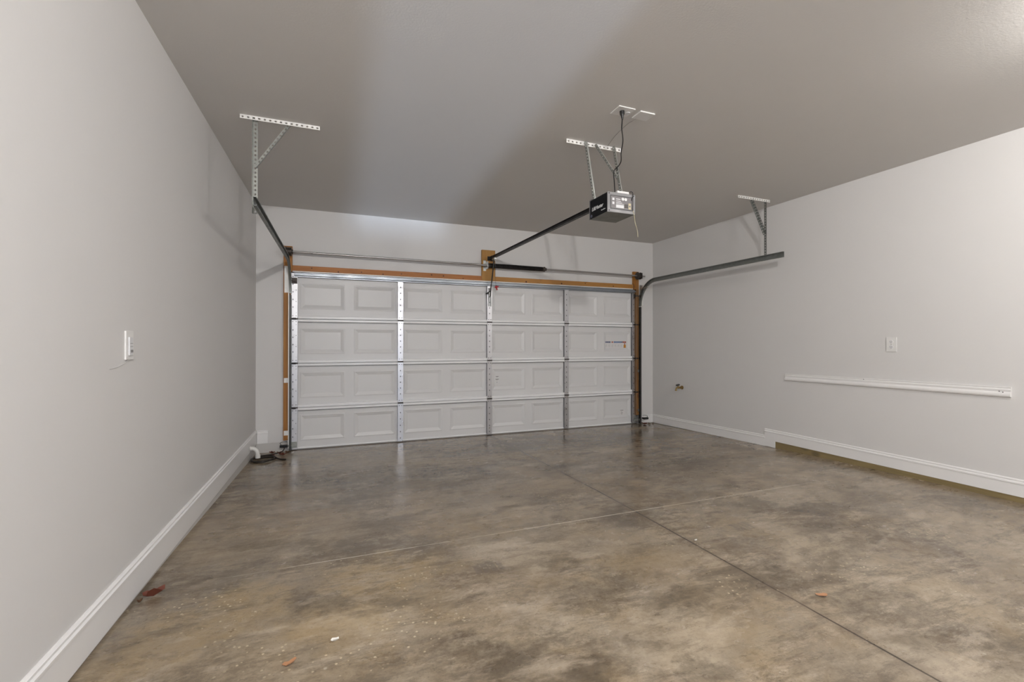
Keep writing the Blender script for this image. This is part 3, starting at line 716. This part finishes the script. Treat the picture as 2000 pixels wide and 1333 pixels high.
# rail
BX0, BX1 = 2.452, 2.512
mb = MB()
pA, pB = Vector((BX1, OY1+.0, 2.448)), Vector((BX0, -.14, 2.468))
dd = (pB-pA).normalized(); U = Vector((dd.y, -dd.x, 0)).normalized()
mb.sweep([(-.016, -.018), (.016, -.018), (.016, -.013), (.006, -.011), (.004, .011), (.015, .014), (.015, .018), (-.015, .018), (-.015, .014), (-.004, .011), (-.006, -.011), (-.016, -.013)], [pA, pB], [(U, (0, 0, 1))]*2)
build('rail', mb, 'blacksteel', op)
mb = MB(); mb.sweep([(-.019, -.024), (.019, -.024), (.019, .020), (-.019, .020)], [pB, pB+Vector((-.008, .06, -.004))], [(U, (0, 0, 1))]*2)
mb.cyl((2.43, -.10, 2.466), (2.475, -.10, 2.466), .010, n=12)
mb.box(2.418, 2.424, -.105, -.042, 2.445, 2.478); mb.box(2.452, 2.458, -.105, -.042, 2.445, 2.478); mb.box(2.395, 2.475, -.0445, -.0405, 2.43, 2.49)
build('header_bracket', mb, 'blacksteel', op)
mb = MB(); mb.box(2.435, 2.475, -.215, -.125, 2.424, 2.449); mb.cyl((2.456, -.13, 2.43), (2.456, -.185, 2.42), .009, n=10)
tr = build('trolley', mb, 'galv', op)
mb = MB().tube([(2.448, -.165, 2.425), (2.445, -.150, 2.33), (2.438, -.135, 2.23), (2.432, -.115, 2.12), (2.423, -.105, 2.04), (2.418, -.10, 1.93)], .0085, n=8, smooth_iter=1)
mb.tube([(2.424, -.105, 2.01), (2.40, -.06, 1.985), (2.385, -.016, 1.975)], .008, n=8)
mb.cyl((2.385, -.012, 1.975), (2.425, -.016, 1.975), .006, n=8)
build('door_arm', mb, 'blacksteel', op)
mb = MB().tube([(2.458, -.18, 2.424), (2.470, -.17, 2.3), (2.472, -.16, 2.15), (2.478, -.155, 2.065)], .0016, n=6, smooth_iter=1)
build('release_cord', mb, 'black', op)
mb = MB(); mb.cyl((2.462, -.155, 2.050), (2.516, -.155, 2.062), .010, n=10); mb.cyl((2.484, -.155, 2.052), (2.498, -.155, 2.014), .010, n=10); mb.sphere((2.486, -.155, 2.058), .017)
build('release_handle', mb, 'red', op, label='red emergency release handle')
mb = MB().tube([(OX1-.022, F-.004, OZ0+.03), (OX1-.016, F-.012, OZ0-.02), (OX1-.012, F-.014, OZ0-.07), (OX1+.012, F-.012, OZ0-.12), (OX1+.018, F-.010, OZ0-.175)], .0016, n=6, smooth_iter=2)
build('antenna_wire', mb, 'cream', op, label='thin yellow antenna wire')
mb = MB().tube([(OX1-.055, F+.03, OZ1+.002), (OX1-.050, F-.006, OZ1+.022), (OX1-.030, F-.012, OZ1+.012), (OX1-.028, F-.008, OZ1-.02), (OX1-.04, F-.006, OZ1-.05)], .003, n=6, smooth_iter=2)
mb.tube([(OX1-.03, F-.006, OZ1-.0), (OX1-.022, F-.012, OZ1-.05), (OX1-.030, F-.010, OZ0+.05), (OX1-.024, F-.004, OZ0+.03)], .0018, n=6, smooth_iter=2)
build('loose_wire', mb, 'blacksteel', op)

# opener hanger
oh = thing('opener_hanger', (2.44, -2.80, H), 'perforated steel frame holding the motor box below the ceiling', 'hanging bracket')
a = MB().angle((2.139, -2.825, H-.0025), (2.645, -2.825, H-.0025), (0, 1, 0), (0, 0, -1), w1=.03, w2=.030, pitch=.034)
build('ceiling_angle', a, 'galvw', oh, label='white-painted perforated angle')
def leg(A, B, wd=(1, 0, 0), wd2=(0, -1, 0), nm='hanger_strap', wide=.028):
    A, B = Vector(A), Vector(B); d = (B-A).normalized(); U = Vector(wd); U = (U-d*U.dot(d)).normalized()
    V = Vector(wd2); V = (V-d*V.dot(d)).normalized()
    build(nm, MB().angle(A, B, U, V, w1=wide, w2=wide, pitch=.024, hole=.0062), 'galvm', oh)
leg((2.296, -2.830, H-.006), (2.385, -2.812, OZ1+.006))
leg((2.560, -2.830, H-.006), (2.622, -2.858, OZ1+.004))
leg((2.385, -2.838, H-.02), (2.598, -2.856, 2.615), nm='diagonal_brace', wide=.024)

# ceiling plates, cord and wire
o1 = thing('ceiling_outlet', (2.30, -3.34, H), 'white ceiling outlet plate with black plug in it', 'electrical outlet')
build('cover_plate', MB().box(2.236, 2.368, -3.395, -3.285, H-.007, H-.0005), 'white', o1, bevel=.002)
mb = MB().cyl((2.345, -3.335, H-.007), (2.345, -3.335, H-.010), .017, n=20)
build('receptacle', mb, 'lwhite', o1)
o2 = tag(build('blank_plate', MB().box(2.412, 2.535, -3.392, -3.292, H-.010, H-.0005), 'white', bevel=.002), 'blank white square cover plate beside the ceiling outlet', 'cover plate')
pc = thing('power_cord', (2.297, -3.34, H-.05), 'black power cord hanging from ceiling outlet to motor box', 'power cord')
mb = MB().cyl((2.292, -3.345, H-.0075), (2.294, -3.345, H-.030), .017, .016, n=18); mb.cyl((2.294, -3.345, H-.030), (2.296, -3.345, H-.062), .013, .006, n=14)
build('plug', mb, 'black', pc, smooth=True)
mb = MB().tube([(2.295, -3.345, H-.058), (2.302, -3.33, 2.820), (2.327, -3.29, 2.802), (2.394, -3.21, 2.790), (2.436, -3.15, 2.777), (2.474, -3.07, 2.746), (2.527, -3.0, 2.734), (2.55, -2.96, 2.72), (2.558, -2.905, 2.707), (2.538, -2.885, 2.689)], .0042, n=8, smooth_iter=2)
mb.tube([(2.575, -2.885, 2.70), (2.560, -2.890, 2.705), (2.538, -2.885, 2.689), (2.533, -2.885, 2.651), (2.537, -2.89, 2.595), (2.518, -2.93, OZ1+.006)], .0042, n=8, smooth_iter=2)
build('cable', mb, 'black', pc, smooth=True)
mb = MB().tube([(2.44, -3.300, H-.012), (2.425, -3.27, H-.022), (2.44, -3.22, H-.004), (2.45, -3.10, H-.004), (2.47, -2.98, H-.004), (2.50, -2.88, H-.004), (2.51, -2.835, H-.006)], .0016, n=6, smooth_iter=1)
tag(build('signal_wire', mb, 'greywire'), 'thin grey wire running along the ceiling from blank plate', 'wire')

# ------------------------------------------------------------------ right wall fittings
t = thing('wall_outlet', (XR, -3.367, 1.28), 'white duplex outlet plate on the right wall above the moulding', 'electrical outlet')
build('cover_plate', MB().box(XR-.007, XR-.0005, -3.409, -3.325, 1.213, 1.347), 'white', t, bevel=.002)
for dz in (-.024, .024):
    mb = MB().cyl((XR-.0068, -3.367, 1.28+dz), (XR-.010, -3.367, 1.28+dz), .0165, n=22)
    rc = build('receptacle', mb, 'lwhite', t)
    mb = MB()
    for dy in (-.0065, .0065): mb.box(XR-.0106, XR-.0099, -3.367+dy-.0012, -3.367+dy+.0012, 1.28+dz-.001, 1.28+dz+.008)
    mb.cyl((XR-.0099, -3.367, 1.28+dz-.008), (XR-.0106, -3.367, 1.28+dz-.008), .0028, n=10)
    build('slot', mb, 'darkslot', rc)
mb = MB().cyl((XR-.007, -3.367, 1.28), (XR-.0085, -3.367, 1.28), .0035, n=10); build('screw', mb, 'housing', t)
# moulding rail on the right wall
mb = MB()
pr = [(0, 0), (.010, 0), (.019, .006), (.023, .016), (.022, .028), (.015, .038), (.012, .040), (.012, .047), (.016, .050), (.017, .060), (.012, .066), (.012, .070), (.015, .073), (.015, .079), (0, .079)]
mb.sweep(pr, [(XR-.0005, -2.319, .864), (XR-.0005, -4.157, .881)], [((-1, 0, 0), (0, 0, 1))]*2)
wm = tag(build('wall_moulding', mb, 'trim'), 'white grooved wooden moulding strip fixed on the right wall', 'moulding')
mb = MB()
for (y, z) in ((-3.14, .942), (-4.095, .924), (-4.115, .918)): mb.cyl((XR-.0165, y, z), (XR-.0185, y, z), .004, n=8)
build('nail_head', mb, 'darkslot', wm)
# hose bib
hb = thing('hose_bib', (XR, -.67, .63), 'brass hose tap with black handle low on right wall', 'tap')
mb = MB().cyl((XR-.0005, -.668, .630), (XR-.010, -.668, .630), .028, n=22)
mb.cyl((XR-.008, -.668, .630), (XR-.060, -.668, .632), .013, n=16); mb.cyl((XR-.028, -.668, .630), (XR-.040, -.668, .630), .018, n=6)
mb.sphere((XR-.070, -.668, .633), .019)
mb.cyl((XR-.070, -.668, .633), (XR-.082, -.668, .668), .009, n=12)
mb.tube([(XR-.070, -.668, .633), (XR-.095, -.668, .630), (XR-.112, -.668, .618), (XR-.116, -.668, .597)], .011, n=12, smooth_iter=2)
mb.cyl((XR-.1165, -.668, .602), (XR-.1175, -.668, .585), .0145, n=16)
build('tap_body', mb, 'brass', hb, smooth=True)
mb = MB(); 
mb.cyl((XR-.081, -.668, .664), (XR-.085, -.668, .676), .030, n=20)
build('tap_handle', mb, 'black', hb, bevel=.003, label='black handle')

# ------------------------------------------------------------------ left wall fitting: control plate
t = thing('wall_control', (XL, -3.424, 1.28), 'narrow white control plate on the left wall with small button', 'wall control')
pl = build('cover_plate', MB().box(XL+.0005, XL+.008, -3.463, -3.383, 1.217, 1.348), 'white', t, bevel=.002)
build('rocker', MB().box(XL+.008, XL+.014, -3.442, -3.404, 1.236, 1.320), 'lwhite', t, bevel=.0015)
mb = MB(); mb.box(XL+.014, XL+.016, -3.436, -3.410, 1.250, 1.262); mb.box(XL+.014, XL+.0152, -3.436, -3.410, 1.290, 1.292); mb.box(XL+.014, XL+.0152, -3.436, -3.410, 1.276, 1.278)
build('button', mb, 'mark', t)
mb = MB().tube([(XL+.003, -3.43, 1.2165), (XL+.002, -3.46, 1.2), (XL+.002, -3.54, 1.187), (XL+.002, -3.60, 1.184)], .0012, n=5, smooth_iter=1)
build('thin_wire', mb, 'wall', t)

# ------------------------------------------------------------------ photo eyes at the foot of each track
def eye(x, sg, z, label):
    t = thing('photo_eye', (x, -.10, z), label, 'sensor', 'photo eyes beside the door')
    b_ = MB(); b_.box(min(x, x+sg*.085), max(x, x+sg*.085), -.117, -.090, z-.016, z+.016)
    build('sensor_body', b_, 'black', t, bevel=.004)
    l = MB().cyl((x-sg*.002, -.104, z), (x+sg*.004-sg*.010, -.104, z), .011, n=16); build('lens', l, 'blacksteel', t)
    w_ = MB(); w_.box(x+sg*.012, x+sg*.016, -.100, -.050, z-.012, z+.012); w_.box(x-.004, x+sg*.016 if sg > 0 else x+.004, -.07, -.066, z-.01, z+.01)
    w_.tube([(x+sg*.07, -.10, z+.016), (x+sg*.09, -.09, z+.035), (x+sg*.06, -.07, z+.045), (x+sg*.01, -.06, z+.04)], .003, n=6, smooth_iter=2)
    build('bracket', w_, 'blacksteel', t)
eye(-.078, -1, .082, 'black photo eye at the foot of the left track')
eye(4.966, 1, .096, 'black photo eye sticking out by the right track foot')

# ------------------------------------------------------------------ PVC elbow and hose
t = thing('drain_pipe', (XL+.05, -.42, fz(-.4)), 'white plastic pipe elbow turning down by the left baseboard', 'pipe')
mb = MB().tube([(XL+.014, -.43, .148), (XL+.030, -.428, .150), (XL+.058, -.424, .142), (XL+.080, -.420, .112), (XL+.084, -.418, .052)], .021, n=18, smooth_iter=2)
build('elbow', mb, 'pvc', t, smooth=True)
mb = MB().cyl((XL+.0838, -.418, .075), (XL+.0842, -.418, .040), .025, n=20)
build('collar', mb, 'pvc', t, smooth=True)
build('collar', MB().cyl((XL+.014, -.43, .148), (XL+.026, -.429, .149), .025, n=20), 'pvc', t, smooth=True)
pts = []
for i in range(34):
    a = 2*math.pi*i/16+2.4; rx = .115+.006*math.sin(i*1.7); ry = .15+.01*math.cos(i*1.1)
    y = -.42+ry*math.sin(a); pts.append((-.29+rx*math.cos(a), y, fz(y)+.011+.006*(i/34)+.004*math.sin(i*.9)))
pts += [(-.20, -.36, fz(-.36)+.018), (-.12, -.50, fz(-.5)+.010), (-.06, -.53, fz(-.53)+.008)]
mb = MB().tube(pts, .0095, n=8, smooth_iter=1)
tag(build('coiled_hose', mb, 'hose', smooth=True), 'thin dark brown hose lying in loops in the left corner', 'hose')
mb = MB().tube([(-.30, -.23, fz(-.23)+.010), (-.24, -.18, fz(-.18)+.012), (-.18, -.16, fz(-.16)+.014), (-.14, -.15, fz(-.15)+.02), (-.11, -.115, fz(-.1)+.05), (-.13, -.10, .095)], .005, n=8, smooth_iter=2)
tag(build('cable', mb, 'hose', smooth=True), 'short dark cable from the hose coil to the left sensor', 'cable')

# ------------------------------------------------------------------ leaves and chips
def leaf(x, y, size, mat, label, group=None, rot=None, name='dead_leaf', curl=.5):
    mb = MB(); rot = random.uniform(0, 6.28) if rot is None else rot
    n = 12; L = size; th = .0012
    top, bot = [], []
    for i in range(n):
        a = 2*math.pi*i/n; r = 1+.22*math.sin(3*a+rot)+random.uniform(-.14, .14)
        px, py = L*.5*r*math.cos(a), L*.26*r*math.sin(a)
        pz = curl*(py*py/(L*.26)+.6*px*px/L)+random.uniform(0, .0015)
        X = x+px*math.cos(rot)-py*math.sin(rot); Y = y+px*math.sin(rot)+py*math.cos(rot)
        top.append(mb.bm.verts.new((X, Y, fz(Y)+.0022+pz+th))); bot.append(mb.bm.verts.new((X, Y, fz(Y)+.0022+pz)))
    ct = mb.bm.verts.new((x, y, fz(y)+.0022+th)); cb = mb.bm.verts.new((x, y, fz(y)+.0018))
    for i in range(n):
        j = (i+1) % n
        mb.bm.faces.new((ct, top[i], top[j])); mb.bm.faces.new((cb, bot[j], bot[i])); mb.bm.faces.new((top[i], bot[i], bot[j], top[j]))
    tag(build(name, mb, mat), label, 'leaf' if name == 'dead_leaf' else 'debris', group)
leaf(-.348, -3.36, .085, 'leafa', 'largest crumpled red-brown leaf, by the middle of the left baseboard', rot=.4, curl=1.4)
leaf(-.385, -3.40, .036, 'leafb', 'small brown leaf scrap between the crumpled leaf and the baseboard', rot=1.6, curl=1.2)
g = 'leaves in the left corner of the door'
for (x, y, s_, m_, lb) in ((-.155, -.17, .085, 'leafa', 'largest red-brown leaf in the middle of the left corner leaf pile'), (-.115, -.24, .07, 'leafa', 'red-brown leaf nearest the viewer in the left corner leaf pile'),
        (-.245, -.085, .06, 'leafa', 'red-brown leaf against the curb in the left corner leaf pile'), (-.075, -.13, .07, 'leafb', 'plain brown leaf touching the foot of the left door track'), (-.215, -.215, .04, 'leafa', 'small red-brown leaf next to the hose at the left corner pile')):
    leaf(x, y, s_, m_, lb, g, curl=1.2)
g = 'leaves in the right corner of the door'
for (x, y, s_, m_, lb) in ((4.985, -.10, .095, 'leafa', 'large red-brown leaf at the foot of the right door track'), (5.03, -.17, .07, 'leafb', 'brown leaf nearest the viewer in the right corner'),
        (5.085, -.075, .06, 'leafb', 'brown leaf lying against the right front curb'), (5.135, -.11, .04, 'leafb', 'smallest brown leaf close to the right baseboard corner')):
    leaf(x, y, s_, m_, lb, g, curl=.9)
leaf(2.594, -4.512, .05, 'leafc', 'lone pinkish tan leaf out on the open floor at right', rot=-.4)
leaf(.299, -4.098, .045, 'leafc', 'lone rusty leaf on the floor near the bottom of the view', rot=.6)
leaf(.455, -4.021, .030, 'chip', 'white scrap on the floor right of the rusty leaf', name='white_scrap', rot=.2, curl=1.0)
leaf(2.488, -3.824, .022, 'chip', 'small white chip on the floor beside the saw-cut joint', name='white_chip', rot=.3, curl=.3)
leaf(1.59, -4.78, .02, 'leafc', 'tiny orange fragment on the floor at bottom centre', name='leaf_fragment', rot=.9) if False else None

# ------------------------------------------------------------------ ceiling lamp and added fill bulb (behind the frame edge)
for pos, bm_, lab in ((LAMP_POS, 'bulb', 'bare ceiling bulb near the right wall'), (FILL_POS, 'fillbulb', 'added fill bulb on the ceiling behind the camera by the back doorway')):
    t = thing('ceiling_lamp', (pos[0], pos[1], H), lab, 'ceiling lamp', 'bare bulbs on the ceiling')
    build('lamp_holder', MB().cyl((pos[0], pos[1], H-.001), (pos[0], pos[1], H-.03), .055, .045, n=24), 'white', t, smooth=True)
    build('bulb', MB().sphere((pos[0], pos[1], H-.030-.034), .045, n=20), bm_, t, smooth=True)
